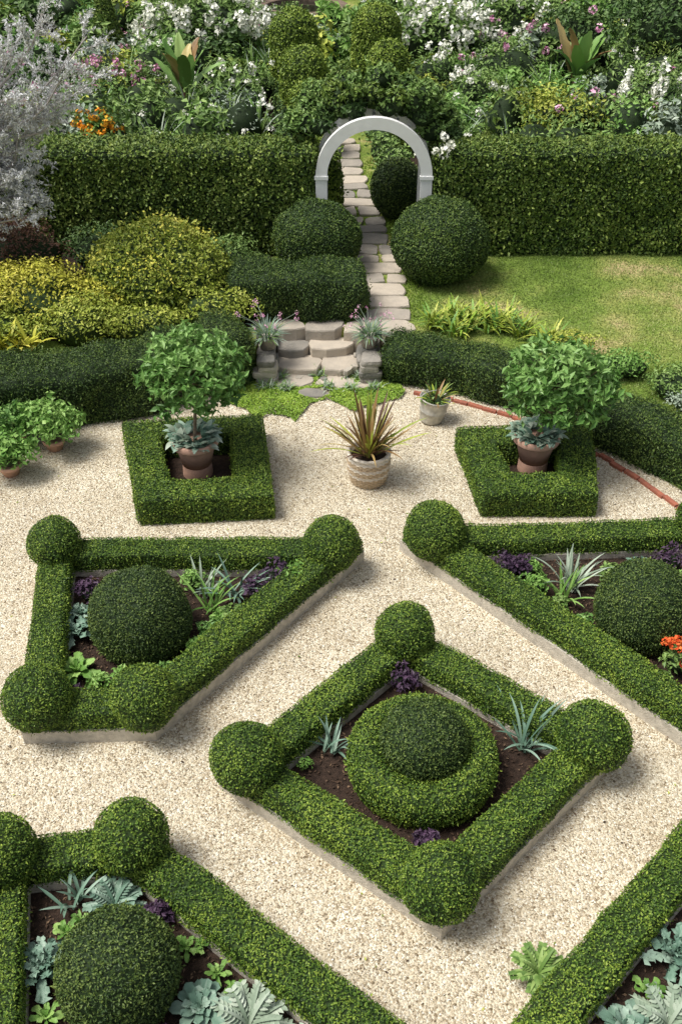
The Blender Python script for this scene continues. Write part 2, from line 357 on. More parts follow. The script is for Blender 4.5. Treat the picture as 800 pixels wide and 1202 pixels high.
# ------------------------------------------------------------ parterre beds
def inpoly(P,poly):
    x,y=P[:,0],P[:,1]; ins=np.zeros(len(P),bool); n=len(poly)
    for i in range(n):
        x1,y1=poly[i];x2,y2=poly[(i+1)%n]
        c=((y1>y)!=(y2>y))&(x<(x2-x1)*(y-y1)/(y2-y1+1e-12)+x1); ins^=c
    return ins
def bed(name,path,closed,balls,w=.36,h=.41,br=.33):
    e=empty(name)
    g=G(); V,F=sweep(path,closed,section(w,.17,h,.045),.08)
    foliage_hull(g,V,F,'box',.024,5300,amp=.014,nsc=3.0,lift=.013); g.build('hedge',e)
    for (x,y,s) in balls:
        g=G(); V,F=ball((x,y,.49),br*s,br*s,br*s*1.0,zmin=.06)
        foliage_hull(g,V,F,'box',.024,5100,amp=.014,nsc=3.5,lift=.013); g.build('corner_ball',e)
    g=G()
    for sgn in (1,-1):
        a=w/2+.018; sec=np.array([(sgn*(a-.045),.0),(sgn*(a-.045),.18),(sgn*a,.18),(sgn*a,.0)])
        V,F=sweep(path,closed,sec,.6)
        g.add(V,F,'timber')
    g.build('timber_edging',e)
    g=G(); poly=path
    g.poly([(x,y,.09) for x,y in poly],'soil')
    A=np.array(poly); n=int(2600*(np.ptp(A[:,0])*np.ptp(A[:,1]))/6)
    P=np.stack([U(A[:,0].min(),A[:,0].max(),n),U(A[:,1].min(),A[:,1].max(),n),np.full(n,.095)],-1); P=P[inpoly(P,poly)]
    leaves(g,P,np.tile([0,0,1.],(len(P),1)),.035,'mulch',aspect=.5,up=(0,.4),lift=.015); g.build('soil',e)
    return e
A_=[(.69,7.85),(-.89,6.16),(.83,4.83),(2.43,6.41)]
eA=bed('diamond_boxwood_bed',A_,True,[(.69,7.82,.95),(-.89,6.12,1.02),(.83,4.81,.97),(2.43,6.37,1.02)])
B_=[(-3.45,9.39),(-3.05,6.89),(-1.98,6.92),(-.11,9.39)]
eB=bed('boxwood_parterre_bed',B_,True,[(-3.45,9.36,.93),(-3.05,6.87,1),(-1.98,6.88,1.0),(-.11,9.34,.98)])
C_=[(1.15,9.62),(3.75,6.6),(4.9,6.8),(4.5,9.8)]
eC=bed('boxwood_parterre_bed.001',C_,True,[(1.15,9.58,1.1),(3.75,6.6,1),(4.9,6.8,1),(4.5,9.8,1)])
D_=[(-1.83,5.28),(-2.95,5.12),(-2.62,3.7),(-2.45,2.6),(1.35,2.75)]
eD=bed('boxwood_parterre_bed.002',D_,True,[(-1.83,5.25,.97),(-2.95,5.09,.98)])
E_=[(3.5,5.65),(1.6,3.76),(1.0,3.15),(1.4,2.7),(4.6,2.7),(4.7,5.5)]
eE=bed('boxwood_parterre_bed.003',E_,True,[(3.5,5.65,1.0)])
def dome(name,x,y,z,rx,rz,parent=None,leaf='boxd',size=.024,dens=5000,hull='hulld',amp=.016,zmin=.08):
    g=G(); V,F=ball((x,y,z),rx,rx,rz,zmin=zmin); foliage_hull(g,V,F,leaf,size,dens,hull=hull,amp=amp,nsc=3); return g.build(name,parent)
dome('clipped_dome',-2.22,8.12,.42,.56,.56,eB)
dome('clipped_dome',3.40,8.28,.42,.54,.56,eC)
dome('clipped_dome',-1.74,4.08,.40,.47,.52,eD)
g=G(); prof=[(.66,.08),(.70,.2),(.72,.33),(.70,.43),(.65,.50),(.57,.535),(.48,.525),(.41,.48),(.385,.42),(.005,.42)]
V,F=lathe((.79,6.26,0),prof,48); foliage_hull(g,V,F,'box',.024,5000,amp=.014,nsc=3); 
g.build('topiary_ring',eA)
g=G(); V,F=ball((.79,6.26,.56),.41,.41,.37,zmin=.42); foliage_hull(g,V,F,'boxd',.024,5000,hull='hulld',amp=.012); g.build('topiary_cap',eA)
def boxhedge(name,pts,h=.4,w=.46):
    P=np.array(pts); c=P.mean(0); ins=[]
    for p in P: 
        d=c-p; ins.append(tuple(p+d/np.linalg.norm(d)*w*.70))
    g=G(); V,F=sweep(ins,True,section(w,.0,h,.045),.08); foliage_hull(g,V,F,'box',.028,4300,amp=.014,nsc=3)
    g.poly([(x,y,.03) for x,y in ins],'soil'); return g.build(name)
boxhedge('square_box_hedge',[(-3.1,12.25),(-2.62,10.3),(-.9,10.45),(-1.18,12.5)])
boxhedge('square_box_hedge.001',[(1.67,12.1),(1.85,10.5),(3.36,10.5),(3.55,12.2)])

# ------------------------------------------------------------ potted trees
def pottree(name,x,y,cx,cz,r,rz):
    e=empty(name); zb=.2
    g=G(); V,F=lathe((x,y,zb),[(.0,0),(.2,0),(.27,.30),(.275,.31),(.315,.31),(.325,.33),(.325,.40),(.31,.415),(.28,.41),(.27,.36),(0,.36)],40); g.add(V,F,'terra',.5,True)
    V,F=lathe((x,y,0),[(.2,.0),(.21,.03),(.2,.21)],24); g.add(V,F,'terra',.5,True); g.build('terracotta_pot',e)
    g=G(); top=np.array([cx,y+.02,cz])
    base=np.array([x,y,zb+.35]); mid=(base+top)/2+np.array([.03,0,0])
    tube(g,[base,mid*.5+base*.5,mid,top+[0,0,-.25]],[.028,.024,.021,.016],'bark',8)
    cl=[]
    for i in range(58):
        a=i*2.4; el=math.asin(-.7+1.68*(i+.5)/58); k=U(.62,1.16)
        p=top+np.array([r*k*math.cos(a)*math.cos(el),r*k*math.sin(a)*math.cos(el),rz*k*math.sin(el)])
        cl.append(p); s=top+np.array([0,0,-.25+U(-.1,.2)]); tube(g,[s,(s+p)/2+[0,0,-.04],p],[.010,.007,.003],'bark',5)
    for i in range(20): cl.append(top+nrm(rng.normal(size=3))*np.array([r,r,rz])*.45)
    g.build('trunk_and_branches',e)
    g=G()
    for p in cl:
        k=44; N=nrm(rng.normal(size=(k,3))); N[:,2]=np.abs(N[:,2])*.9
        P=p+rng.normal(size=(k,3))*np.array([.065,.065,.05])
        t=np.clip(.25+.55*rng.random(k)+.25*(p[2]-top[2])/rz,0,1)  # upper clusters tinted paler: new growth and light from above painted in
        leaves(g,P,nrm(N+nrm(P-top)*.5+[0,0,.3]),.12,'tree',aspect=.45,up=(.0,.4),tint=t)
    g.build('crown',e)
    g=G()
    for i in range(26):
        a=i*2.4; rr=.12+.2*(i%5)/5; c=(x+rr*math.cos(a),y+rr*math.sin(a),zb+.37+U(0,.04))
        for j in range(7): blade(g,c,a+U(-1.6,1.6),U(.1,1.1),U(.13,.22),.09,U(.5,1.2),'blue' if j%3 else 'grey','ovate',seg=5,fold=.3)
    g.build('underplanting',e)
pottree('potted_standard_tree',-2.0,11.5,-1.96,1.62,.64,.47)
pottree('potted_standard_tree.001',2.69,11.6,2.92,1.38,.66,.47)
e=empty('wicker_basket_planter'); g=G(); x0,y0=.38,11.36
rr=[(.24+.055*math.sin(t*2.2),.46*t) for t in np.linspace(0,1,40)]
wf=lambda i,u:.012*np.sin(20*u+np.floor(i/2)*np.pi)
for (a,b,mm) in [(0,14,'wick'),(13,18,'wickw'),(17,24,'wick'),(23,28,'wickw'),(27,34,'wick'),(33,40,'wickw')]:
    V,F=lathe((x0,y0,.01),rr[a:b],120,wob=lambda i,u:wf(i+a,u)); g.add(V,F,mm,.5,True)
V,F=lathe((x0,y0,.01),[(rr[-1][0]-.0,.45),(rr[-1][0]+.022,.455),(rr[-1][0]+.024,.48),(rr[-1][0],.49),(rr[-1][0]-.03,.475),(rr[-1][0]-.03,.40),(0,.40)],60,wob=lambda i,u:.004*np.sin(40*u)); g.add(V,F,'wickw',.5,True)
g.poly([(x0+.24*math.cos(a),y0+.24*math.sin(a),.415) for a in np.linspace(0,6.28,24)[:-1]],'soil'); g.build('basket',e)
g=G()
for i in range(95):
    a=U(0,6.28); blade(g,(x0+.1*math.cos(a)*U(0,1),y0+.1*math.sin(a)*U(0,1),.42),a,U(.6,1.52),U(.5,.98),U(.03,.05),U(.0,.9),rng.choice(['bronze','bronze','burg','gold2']),'strap',seg=7,fold=.5)
g.build('phormium_leaves',e)
e=empty('metal_bucket_planter'); g=G(); V,F=lathe((0,0,0),[(0,0),(.15,0),(.155,.02),(.175,.15),(.18,.155),(.18,.165),(.176,.17),(.2,.33),(.21,.335),(.21,.35),(.198,.35),(.19,.30),(0,.30)],40); g.add(V,F,'metal',.5,True)
tube(g,[(.21*math.cos(a),.03,.34+.10*math.sin(a)) for a in np.linspace(0,math.pi,14)],.006,'metal',5); 
g.build('bucket',e)
g=G(); 
for i in range(26):
    a=U(0,6.28); blade(g,(.05*math.cos(a),.05*math.sin(a),.3),a,U(.3,1.4),U(.18,.36),.03,U(.2,1.0),rng.choice(['bronze','gold2','mid']),'strap',seg=5,fold=.4)
mound(g,(0,0,.30),.19,.19,.09,190,.06,'mid',lob=4); g.build('bucket_plant',e)
e.location=(1.36,12.92,.02); e.rotation_euler=(.05,.12,.4); e.scale=(1.12,1.12,1.12)

# ------------------------------------------------------------ herb pots left
def herbpot(name,x,y,r,h,mat,pr=.15):
    e=empty(name); g=G(); V,F=lathe((x,y,.005),[(0,0),(pr*.7,0),(pr*.95,.12),(pr*1.08,.12),(pr*1.1,.18),(pr*.95,.18),(0,.15)],28); g.add(V,F,'terra',.5,True); g.build('pot',e)
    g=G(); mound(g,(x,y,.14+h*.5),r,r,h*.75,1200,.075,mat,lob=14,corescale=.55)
    for i in range(36):
        a=U(0,6.28); p=(x+r*1.0*math.cos(a)*U(.2,1),y+r*1.0*math.sin(a)*U(.2,1),.16+h*U(.5,1.0))
        tube(g,[(x,y,.2),p,(p[0]*1.0,p[1],p[2]+.12)],.004,'tree',4); heads(g,[(p[0],p[1],p[2]+.08)],.07,mat,12,psize=1.0)
    g.build('herb',e)
herbpot('potted_basil',-4.62,11.5,.40,.36,'bright')
herbpot('potted_mint',-4.15,12.15,.46,.45,'bright')
herbpot('potted_mint.001',-4.75,12.3,.38,.35,'tree')

# ------------------------------------------------------------ terrace hedges
g=G(); pL=[(-8,11.9),(-5.3,12.95),(-4.6,13.12),(-3.9,13.27),(-3.2,13.55),(-2.5,13.95),(-1.75,14.35)]
V,F=sweep(pL,False,section(1.0,0,.86,.16),.12,cap=.2); foliage_hull(g,V,F,'yew',.038,2700,hull='hulld',amp=.06,nsc=2.4,lift=.06,aspect=.4); g.build('curved_yew_hedge')
g=G(); pR=[(.88,14.42),(1.4,14.28),(2.0,14.0),(2.75,13.6),(3.4,13.0),(4.05,12.4),(4.6,11.8),(5.1,11.1),(6.0,9.7)]
V,F=sweep(pR,False,section(.74,0,.62,.12),.12,cap=.15); foliage_hull(g,V,F,'yew',.038,2700,hull='hulld',amp=.05,nsc=2.4,lift=.05,aspect=.4); g.build('curved_yew_hedge.001')
g=G(); V,F=sweep([(-1.75,15.85),(.25,15.82)],False,section(1.0,UP,1.2,.14),.12,cap=.14); foliage_hull(g,V,F,'yew',.04,2500,hull='hulld',amp=.06,nsc=2.4,lift=.05,aspect=.4); g.build('yew_block_hedge')
dome('clipped_ball_shrub',-.43,17.6,1.02,.80,.66,None,'yew',.04,2300,zmin=UP,amp=.035)
dome('clipped_ball_shrub.001',1.77,17.2,1.12,.86,.76,None,'yew',.04,2300,zmin=UP,amp=.035)
dome('clipped_ball_shrub.002',1.12,20.2,1.05,.52,.6,None,'boxd',.045,2000,zmin=UP)
def tall(name,x0,x1):
    g=G(); V,F=sweep([(x0,18.68),(x1,18.68)],False,section(.95,UP,2.36,.1),.16,cap=.12)
    foliage_hull(g,V,F,'priv',.065,1350,hull='hulld',amp=.045,nsc=1.8,lift=.07,aspect=.55); g.build(name)
tall('clipped_tall_hedge',-11,-.62); tall('clipped_tall_hedge.001',1.85,13)
def column(name,x,y,r,top):
    g=G(); H=top-UP
    prof=[(r*.85,0),(r*.97,.3),(r*1.02,H*.45),(r*.97,H-.45),(r*.84,H-.22),(r*.6,H-.08),(r*.3,H),(.01,H+.02)]
    V,F=lathe((x,y,UP),prof,26); foliage_hull(g,V,F,'col',.07,1100,hull='hull',amp=.05,nsc=1.8,lift=.05); g.build(name)
for i,(x,y,r,t) in enumerate([(-1.25,29.2,.62,2.7),(.95,29.0,.64,2.85),(-.95,26.7,.56,2.35),(1.22,26.9,.56,2.42),(-.72,24.4,.5,2.05),(1.6,24.6,.5,2.1),(-.42,20.3,.42,1.9)]):
    column('topiary_column'+('' if i==0 else '.%03d'%i),x,y,r,t)

# ------------------------------------------------------------ arch
e=empty('white_garden_arch'); g=G(); ax,ar,sp=.6,.96,1.92
for yy in (18.25,18.95):
    th=np.linspace(0,math.pi,33); 
    ri,ro=ar-.105,ar+.105
    prof=[]
    for r in (ri,ro):
        L=[(ax+r,UP),(ax+r,1.2)]+[(ax+r*math.cos(a),sp+r*math.sin(a)) for a in th]+[(ax-r,1.2),(ax-r,UP)]
        prof.append(np.array(L))
    n=len(prof[0]); V=np.zeros((n,4,3))
    for j,(pi,dy) in enumerate([(0,-.06),(1,-.06),(1,.06),(0,.06)]):
        V[:,j,0]=prof[pi][:,0];V[:,j,2]=prof[pi][:,1];V[:,j,1]=yy+dy
    g.add(V.reshape(-1,3),grid(n,4,False,True),'white')
for s in (-1,1):
    xx=ax+s*ar
    beam(g,(xx,18.22,sp-.03),(xx,18.22,sp+.03),.25,.1,'white')
    for k in range(9):
        z=UP+.1+k*.24
        if z+.3<2.1:
            beam(g,(xx,18.32,z),(xx,18.88,z+.45),.02,.04,'white'); beam(g,(xx+.022,18.88,z),(xx+.022,18.32,z+.45),.02,.04,'white')
for a in np.linspace(0.15,math.pi-.15,13):
    p=(ax+ar*math.cos(a),sp+ar*math.sin(a)); beam(g,(p[0],18.32,p[1]),(p[0],18.88,p[1]),.05,.03,'white')
g.build('arch_frame',e)
g=G()
for i in range(84):
    a=U(.1,3.04); k=U(1.18,1.62); y=U(18.5,19.7)
    x=ax+ar*k*math.cos(a)*1.08; z=sp+ar*k*math.sin(a)*.98
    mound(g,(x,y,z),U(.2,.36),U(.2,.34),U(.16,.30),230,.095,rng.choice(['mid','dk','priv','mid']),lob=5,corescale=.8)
for i in range(22):
    a=U(.5,2.6); mound(g,(ax+ar*1.13*math.cos(a),U(18.85,19.25),sp+ar*1.13*math.sin(a)),.2,.2,.13,200,.08,'mid',lob=5,corescale=.6)
for i in range(16):
    s=rng.choice([-1,1]); mound(g,(ax+s*U(1.25,1.5),U(18.9,19.6),U(1.4,2.6)),.3,.3,.3,250,.08,rng.choice(['mid','dk']),lob=5)
for i in range(80):
    a=U(.2,2.95); p=np.array([ax+ar*1.35*math.cos(a),U(18.5,19.6),sp+ar*1.35*math.sin(a)]); d=np.array([math.cos(a)+U(-.5,.5),U(-.5,.5),math.sin(a)+U(-.2,.5)])*U(.15,.55)
    tube(g,[p,p+d*.6,p+d+[0,0,-.05]],.006,'mid',4); leaves(g,p+d*rng.random((14,1)),nrm(rng.normal(size=(14,3))),.08,'mid')
g.build('climbing_vine',e)
g=G(); heads(g,[(1.85+U(-.2,.2),18.3,2.45+U(-.2,.25)) for i in range(7)],.08,'fwhite',18,psize=.9); g.build('climber_flowers',e)

# ------------------------------------------------------------ path & steps
def slab(g,x,y,z,rx,ry,th,mat='stone',rot=0,n=12,sq=.35,jit=.1):
    a=np.linspace(0,2*np.pi,n,endpoint=False)+math.pi/n+U(-.12,.12,n)
    rr=1/np.maximum(np.abs(np.cos(a)),np.abs(np.sin(a)))*sq+(1-sq); rr=rr*U(1-jit,1+jit*.4,n)
    px=rx*rr*np.cos(a);py=ry*rr*np.sin(a); c,s=math.cos(rot),math.sin(rot); qx=x+px*c-py*s; qy=y+px*s+py*c
    R=[]; tl=U(-.015,.015)
    for f,zz in ((1,z-th),(1,z-.02),(.96,z)): R.append(np.stack([x+(qx-x)*f,y+(qy-y)*f,zz+tl*px/rx],-1))
    tt=U(.1,.95); g.add(np.concatenate(R),grid(3,n,False,True),mat,tt); g.poly(R[2],mat,tt)
g=G()
px=[.80,.78,.77,.74,.69,.63,.57,.52,.45,.40,.35,.26,.2,.14,.08,.05,.03]; py=[15.4,16.0,16.55,17.1,17.65,18.2,18.75,19.3,19.85,20.4,20.95,21.5,22.1,22.8,23.5,24.2,24.9]
y=15.35
while y<25:
    x=float(np.interp(y,py,px)); d=U(.36,.62); w=U(.36,.46); 
    if U(0,1)<.45:
        s=U(-.1,.1); slab(g,x-w/2+s/2-.01,y+d/2,UP+.045,w/2+s/2,d/2*.96,.08,sq=.75,rot=U(-.1,.1)); slab(g,x+w/2+s/2+.01,y+d/2+U(-.04,.04),UP+.05,w/2-s/2,d/2*.94,.08,sq=.75,rot=U(-.1,.1))
    else: slab(g,x+U(-.05,.05),y+d/2,UP+.045+U(0,.012),w,d/2*.97,.08,rot=U(-.08,.08),sq=.75)
    y+=d+.01
g.build('stone_path')
g=G()
def stn(g,x,y,z,a,b,c,mat='wstone'):
    V,F=ball((x,y,z),a,b,c,nu=16,nv=9,pw=.38); V=V+nrm(V-np.array([x,y,z]))*(.03*noise(V,6))[:,None]; g.add(V,F,mat,U(0,1),False)
for (x,y,z,rx,ry) in [(-.75,14.10,.03,.38,.2),(-.10,14.06,.035,.34,.24),(-.42,13.72,.028,.30,.15),(.32,13.95,.03,.2,.2)]: slab(g,x,y,z,rx,ry,.05,sq=.4,jit=.25,n=8)
for (x,z,y,rx,ry) in [(-.68,.13,14.52,.42,.26),(.02,.15,14.50,.32,.28),(-.82,.27,14.88,.30,.22),(-.15,.30,14.90,.42,.24)]: slab(g,x,y,z,rx,ry,.24,sq=.5,jit=.22,n=9,rot=U(-.15,.15))
for (x,y,rx,ry) in [(-.92,15.20,.34,.22),(-.28,15.20,.36,.24),(.36,15.14,.32,.28),(.95,15.12,.32,.26)]: slab(g,x,y,UP+.03,rx,ry,.44,sq=.6,jit=.15,n=9)
for i in range(16): slab(g,U(-1.0,.4),U(14.1,14.9),U(.03,.05)+max(0,(i%4-1))*.07,U(.05,.1),U(.05,.08),.08,mat='wstone',sq=.3,n=7,rot=U(0,3))
for s,x0 in ((-1,-1.2),(1,.46)):
    for k in range(4):
        yy=14.0
        while yy<15.0:
            l=U(.10,.2); stn(g,x0+U(-.04,.04),yy+l,.055+k*.105,U(.13,.19),l,.06); yy+=l*2-.01
g.build('stone_steps')
def tuftpot(name,x,y,z):
    e=empty(name); g=G(); V,F=lathe((x,y,z),[(0,0),(.12,0),(.15,.17),(.175,.18),(.175,.22),(.15,.22),(0,.20)],24); g.add(V,F,'wstone',.6,True); g.build('stone_pot',e)
    g=G()
    for i in range(190):
        a=U(0,6.28); blade(g,(x+.08*math.cos(a),y+.08*math.sin(a),z+.2),a,U(.1,1.4),U(.15,.36),.014,U(.3,1.3),rng.choice(['grey','blue','bright']),'strap',seg=4,fold=.3)
    g.build('dianthus_tuft',e); g=G(); pts=[]
    for i in range(20):
        a=U(0,6.28); r=U(.15,.5); p=(x+r*math.cos(a),y+r*math.sin(a)*.7+.1,z+U(.3,.65)); pts.append(p); tube(g,[(x,y,z+.24),((x+p[0])/2,(y+p[1])/2,p[2]*.8+z*.2),p],.003,'grey',4)
    heads(g,pts,.036,'fpink',12); g.build('pink_flowers',e)
tuftpot('stone_planter',-1.18,14.45,.44); tuftpot('stone_planter.001',.46,14.5,.44)
g=G()
for (x,y) in [(-.2,13.9),(.15,13.85),(-1.2,13.9),(.1,14.3),(-.9,13.85),(.55,13.85),(-1.0,14.2),(-.35,14.3),(.3,14.25)]:
    for i in range(60):
        a=U(0,6.28); blade(g,(x+U(-.1,.1),y+U(-.08,.08),.02),a,U(.2,1.2),U(.1,.2),.014,U(.3,1),rng.choice(['grey','bright']),'strap',seg=3)
g.build('lavender_tufts')
poly=[(-1.95,13.7),(-1.75,13.35),(-1.5,13.2),(-1.3,12.98),(-.95,13.05),(-.72,12.86),(-.5,13.3),(-.3,13.55),(-.05,13.3),(.2,13.15),(.45,13.35),(.72,13.4),(.95,13.75),(.8,14.1),(.2,14.25),(-1.3,14.2)]
g=G(); n=34000; P=np.stack([U(-2.1,1.1,n),U(12.7,14.3,n),np.full(n,.012)],-1); Q=P+ .09*np.stack([noise(P,4),noise(P+5,4),P[:,0]*0],-1); P=P[inpoly(Q,poly)]
stonec=[(-.75,14.10,.34),(-.10,14.06,.33),(-.42,13.72,.27),(.32,13.95,.18)]
for sx,sy,sr in stonec: P=P[((P[:,0]-sx)/sr)**2+((P[:,1]-sy)/(sr*.65))**2>.85]
P[:,2]+=.02+.02*noise(P,6); leaves(g,P,np.tile([0,0,1.],(len(P),1)),.034,'moss',aspect=.7,up=(.05,.5),tint=np.clip(.5+.2*noise(P,5)+U(-.3,.3,len(P)),0,1)); 
g.build('moss_groundcover')
g=G(); pb=[(1.15,13.72),(1.75,13.5),(2.6,13.0),(3.15,12.55),(3.7,11.95),(4.15,11.35),(4.5,10.7),(5.0,9.7)]
pts,nor=resample(pb,False,.215)
for i in range(len(pts)-1):
    a,b=pts[i],pts[i+1]; d=(b-a)*.03; j=rng.normal(size=2)*.008; beam(g,(*(a+d+j),.012+U(-.008,.008)),(*(b-d+j),.012+U(-.008,.008)),.07,.065,'brick')
g.build('brick_edging')

# ------------------------------------------------------------ shrubs on the left
g=G(); V,F=ball((-3.1,16.1,.95),1.12,1.02,.80,zmin=UP,nu=40,nv=22); foliage_hull(g,V,F,'gold2',.06,1500,amp=.10,nsc=1.8,lift=.12,up=(.0,.7))
mound(g,(-3.1,16.1,1.0),1.15,1.05,.8,3400,.06,'gold',lob=26,core='hull'); g.build('golden_spirea_shrub')
def shrub(name,parts):
    g=G()
    for (c,rx,ry,rz,n,s,m) in parts: mound(g,c,rx,ry,rz,n,s,m,lob=16,core='hull' if m in('gold','gold2') else 'hulld')
    g.build(name)
shrub('golden_barberry_shrub',[((-4.9,15.3,.8),1.1,.9,.7,4200,.065,'gold'),((-4.2,14.75,.7),.8,.6,.5,2700,.06,'gold2'),((-6.3,15.0,.8),1.1,.9,.65,3000,.065,'gold'),((-5.6,14.4,.7),.9,.6,.5,2400,.065,'gold2'),((-4.0,15.4,.7),.7,.6,.5,2000,.06,'gold')])
shrub('yellowgreen_shrub',[((-2.1,15.2,.75),.75,.6,.45,2400,.06,'gold2'),((-3.2,14.75,.65),.9,.45,.42,2200,.06,'gold2'),((-2.0,16.6,.85),.7,.6,.55,2200,.06,'mid')])
shrub('burgundy_shrub',[((-5.7,17.1,.85),1.0,.8,.7,3000,.06,'burg'),((-7.3,16.6,.9),1.1,.9,.8,2400,.06,'burg'),((-4.4,17.4,.8),.7,.5,.5,1500,.06,'dk')])
g=G()
for i in range(80): blade(g,(-5.1+U(-.35,.35),14.0+U(-.15,.15),.65),U(0,6.28),U(.6,1.4),U(.3,.6),.08,U(.4,1.2),'gold','ovate',seg=10,lobes=8,fold=.1)
g.build('golden_fern')
g=G()
for (x,y) in [(1.55,15.1),(1.85,15.3),(2.1,15.1),(2.5,15.0),(2.95,14.8),(2.3,15.35),(1.9,14.85),(3.3,14.4),(2.75,15.2)]:
    for i in range(46): blade(g,(x+U(-.14,.14),y+U(-.12,.12),UP),U(0,6.28),U(.6,1.45),U(.3,.55),.06,U(.5,1.4),rng.choice(['moss','gold2','gold2','bright']),'ovate',seg=16,lobes=8,fold=.1)
g.build('fern_clump')
shrub('low_border_shrub',[((3.6,14.1,.62),.5,.35,.22,1100,.055,'gold2'),((4.3,13.5,.6),.55,.35,.22,1100,.055,'bright'),((5.0,12.9,.62),.55,.4,.28,1200,.055,'mid'),((5.6,12.2,.62),.55,.4,.28,1000,.055,'gold2')])
shrub('silver_santolina',[((5.05,12.35,.62),.35,.3,.25,900,.045,'grey'),((5.5,11.6,.62),.4,.3,.28,900,.045,'grey')])

# ------------------------------------------------------------ silver tree
e=empty('silver_leaved_tree'); g=G(); gl=G()
def curve(p,q,n,bow,jit):
    t=np.linspace(0,1,n+1)[:,None]; c=p*(1-t)+q*t; c[:,2]+=bow*np.sin(np.pi*t[:,0]); c[1:-1]+=rng.normal(size=(n-1,3))*jit; return c
def twigs(pts,lev,L,r):
    n=len(pts)-1; main=nrm(pts[-1]-pts[0])
    k=[0,15,8,0][lev] if lev<3 else 0
    for j in range(k):
        t=.25+.75*(j+U(0,1))/k; i=min(n-1,int(t*n)); q=pts[i]+(pts[i+1]-pts[i])*(t*n-i if t*n-i<1 else 1)
        d=nrm(main*.9+rng.normal(size=3)*.6+np.array([0,0,.1])); l=L*U(.6,1.1)*(1-.4*t)
        c=curve(q,q+d*l,5,.05*l,.02*l); tube(g,c,np.linspace(r,r*.4,6),'sbark',4)
        if lev>=2:
            m=int(30*l/.35); tt=rng.random(m)*5; ii=np.minimum(tt.astype(int),4); f=(tt-ii)[:,None]
            P=c[ii]*(1-f)+c[ii+1]*f+rng.normal(size=(m,3))*.014
            leaves(gl,P,nrm(rng.normal(size=(m,3))+[0,0,.5]),.055,'silver',aspect=.36,up=(.1,.9))
        else:
            m=14; P=c[rng.integers(1,6,m)]+rng.normal(size=(m,3))*.02; leaves(gl,P,nrm(rng.normal(size=(m,3))),.055,'silver',aspect=.36)
        twigs(c,lev+1,L*.42,r*.5)
tr=np.array([-6.9,16.3,UP]); crotch=np.array([-6.8,16.3,1.3])
tube(g,[tr,(tr+crotch)/2+[.03,0,0],crotch],[.14,.12,.11],'sbark',8)
for q in [(-3.75,16.0,4.75),(-4.1,15.7,4.3),(-3.95,16.5,3.95),(-4.35,16.0,3.6),(-4.75,16.3,3.2),(-4.95,15.8,2.8),(-5.1,16.2,2.35),(-5.2,15.7,1.95),(-4.3,15.8,5.1),(-4.9,16.1,4.6),(-5.0,15.6,4.0),(-5.5,15.9,3.3),(-5.4,15.6,4.9),(-5.8,15.8,2.4),(-6.6,16.3,5.6),(-8.0,16.4,5.0),(-8.8,16.2,4.0),(-8.3,15.5,2.9),(-6.4,17.5,4.6)]:
    c=curve(crotch,np.array(q),8,.25,.06); tube(g,c,np.linspace(.045,.010,9),'sbark',6); twigs(c,1,.85,.009)
g.build('trunk_and_branches',e); gl.build('leaves',e)

# ------------------------------------------------------------ back garden
def bush(name,c,rx,ry,rz,n,s,mat,fl=None,nf=0,fr=.1,lob=16,fz=1.0):
    e=empty(name); g=G(); mound(g,c,rx,ry,rz,n,s,mat,lob=lob); g.build('foliage',e)
    if fl:
        g=G(); N=nrm(rng.normal(size=(nf,3))); N[:,2]=np.abs(N[:,2]); N[:,1]-=.3; N=nrm(N); P=np.array(c)+N*np.array([rx,ry,rz])*U(.9,1.15,(nf,1))
        heads(g,P,fr,fl,28,zs=fz,psize=.75); g.build('flowers',e)
bush('white_hydrangea_bush',(-3.9,32.3,1.5),2.0,1.3,1.3,2500,.15,'mid','fwhite',64,.16,fz=1.4)
bush('white_hydrangea_bush.001',(2.9,31.8,1.4),1.5,1.2,1.2,1900,.15,'mid','fwhite',46,.16,fz=1.4)
bush('white_hydrangea_bush.002',(7.6,25.4,1.2),.95,.8,.95,1400,.12,'mid','fwhite',30,.13,fz=1.5)
bush('white_hydrangea_bush.003',(5.2,33.5,1.4),1.5,1.2,1.1,1800,.15,'mid','fwhite',24,.14,fz=1.4)
bush('white_hydrangea_bush.004',(8.8,24.2,1.1),.8,.8,.8,1300,.12,'mid','fwhite',22,.12,fz=1.4)
bush('white_phlox',(-3.2,23.9,1.0),.7,.5,.6,900,.10,'bright','fwhite',14,.10)
bush('white_phlox.001',(3.5,26.8,1.1),.9,.7,.7,1000,.10,'mid','fwhite',13,.10)
bush('white_phlox.002',(2.4,21.6,1.2),.7,.6,.8,1000,.10,'mid','fwhite',7,.09)
bush('pink_phlox',(-5.8,27.6,1.1),1.2,.8,.8,1300,.10,'mid','fpink',36,.10)
bush('pink_phlox.001',(-7.2,25.4,1.0),1.2,.8,.7,1300,.10,'mid','fpink',16,.10)
bush('pink_phlox.002',(4.6,29.4,1.1),1.3,.8,.8,1300,.10,'mid','fpink',7,.10)
bush('pink_phlox.003',(9.4,27.5,1.1),1.2,.8,.8,1300,.10,'mid','fpink',7,.10)
bush('orange_marigold',(-5.15,21.6,1.75),.5,.4,.4,700,.09,'bright','forange',34,.08)
bush('smoke_bush',(5.0,23.8,1.2),1.1,.8,.85,1700,.11,'gold2'); bush('sedum_clump',(6.6,22.6,.9),1.0,.7,.6,1300,.10,'bright')
bush('joe_pye_weed',(6.4,30.2,1.6),1.3,1,1.1,1400,.16,'dk','fpink',6,.12)
bush('dark_evergreen_shrub',(10.0,31.0,1.9),2.2,1.8,1.7,3600,.15,'dk',lob=20); bush('dark_evergreen_shrub.001',(11.6,35.2,2.0),2.6,2.2,1.9,3300,.16,'dk')
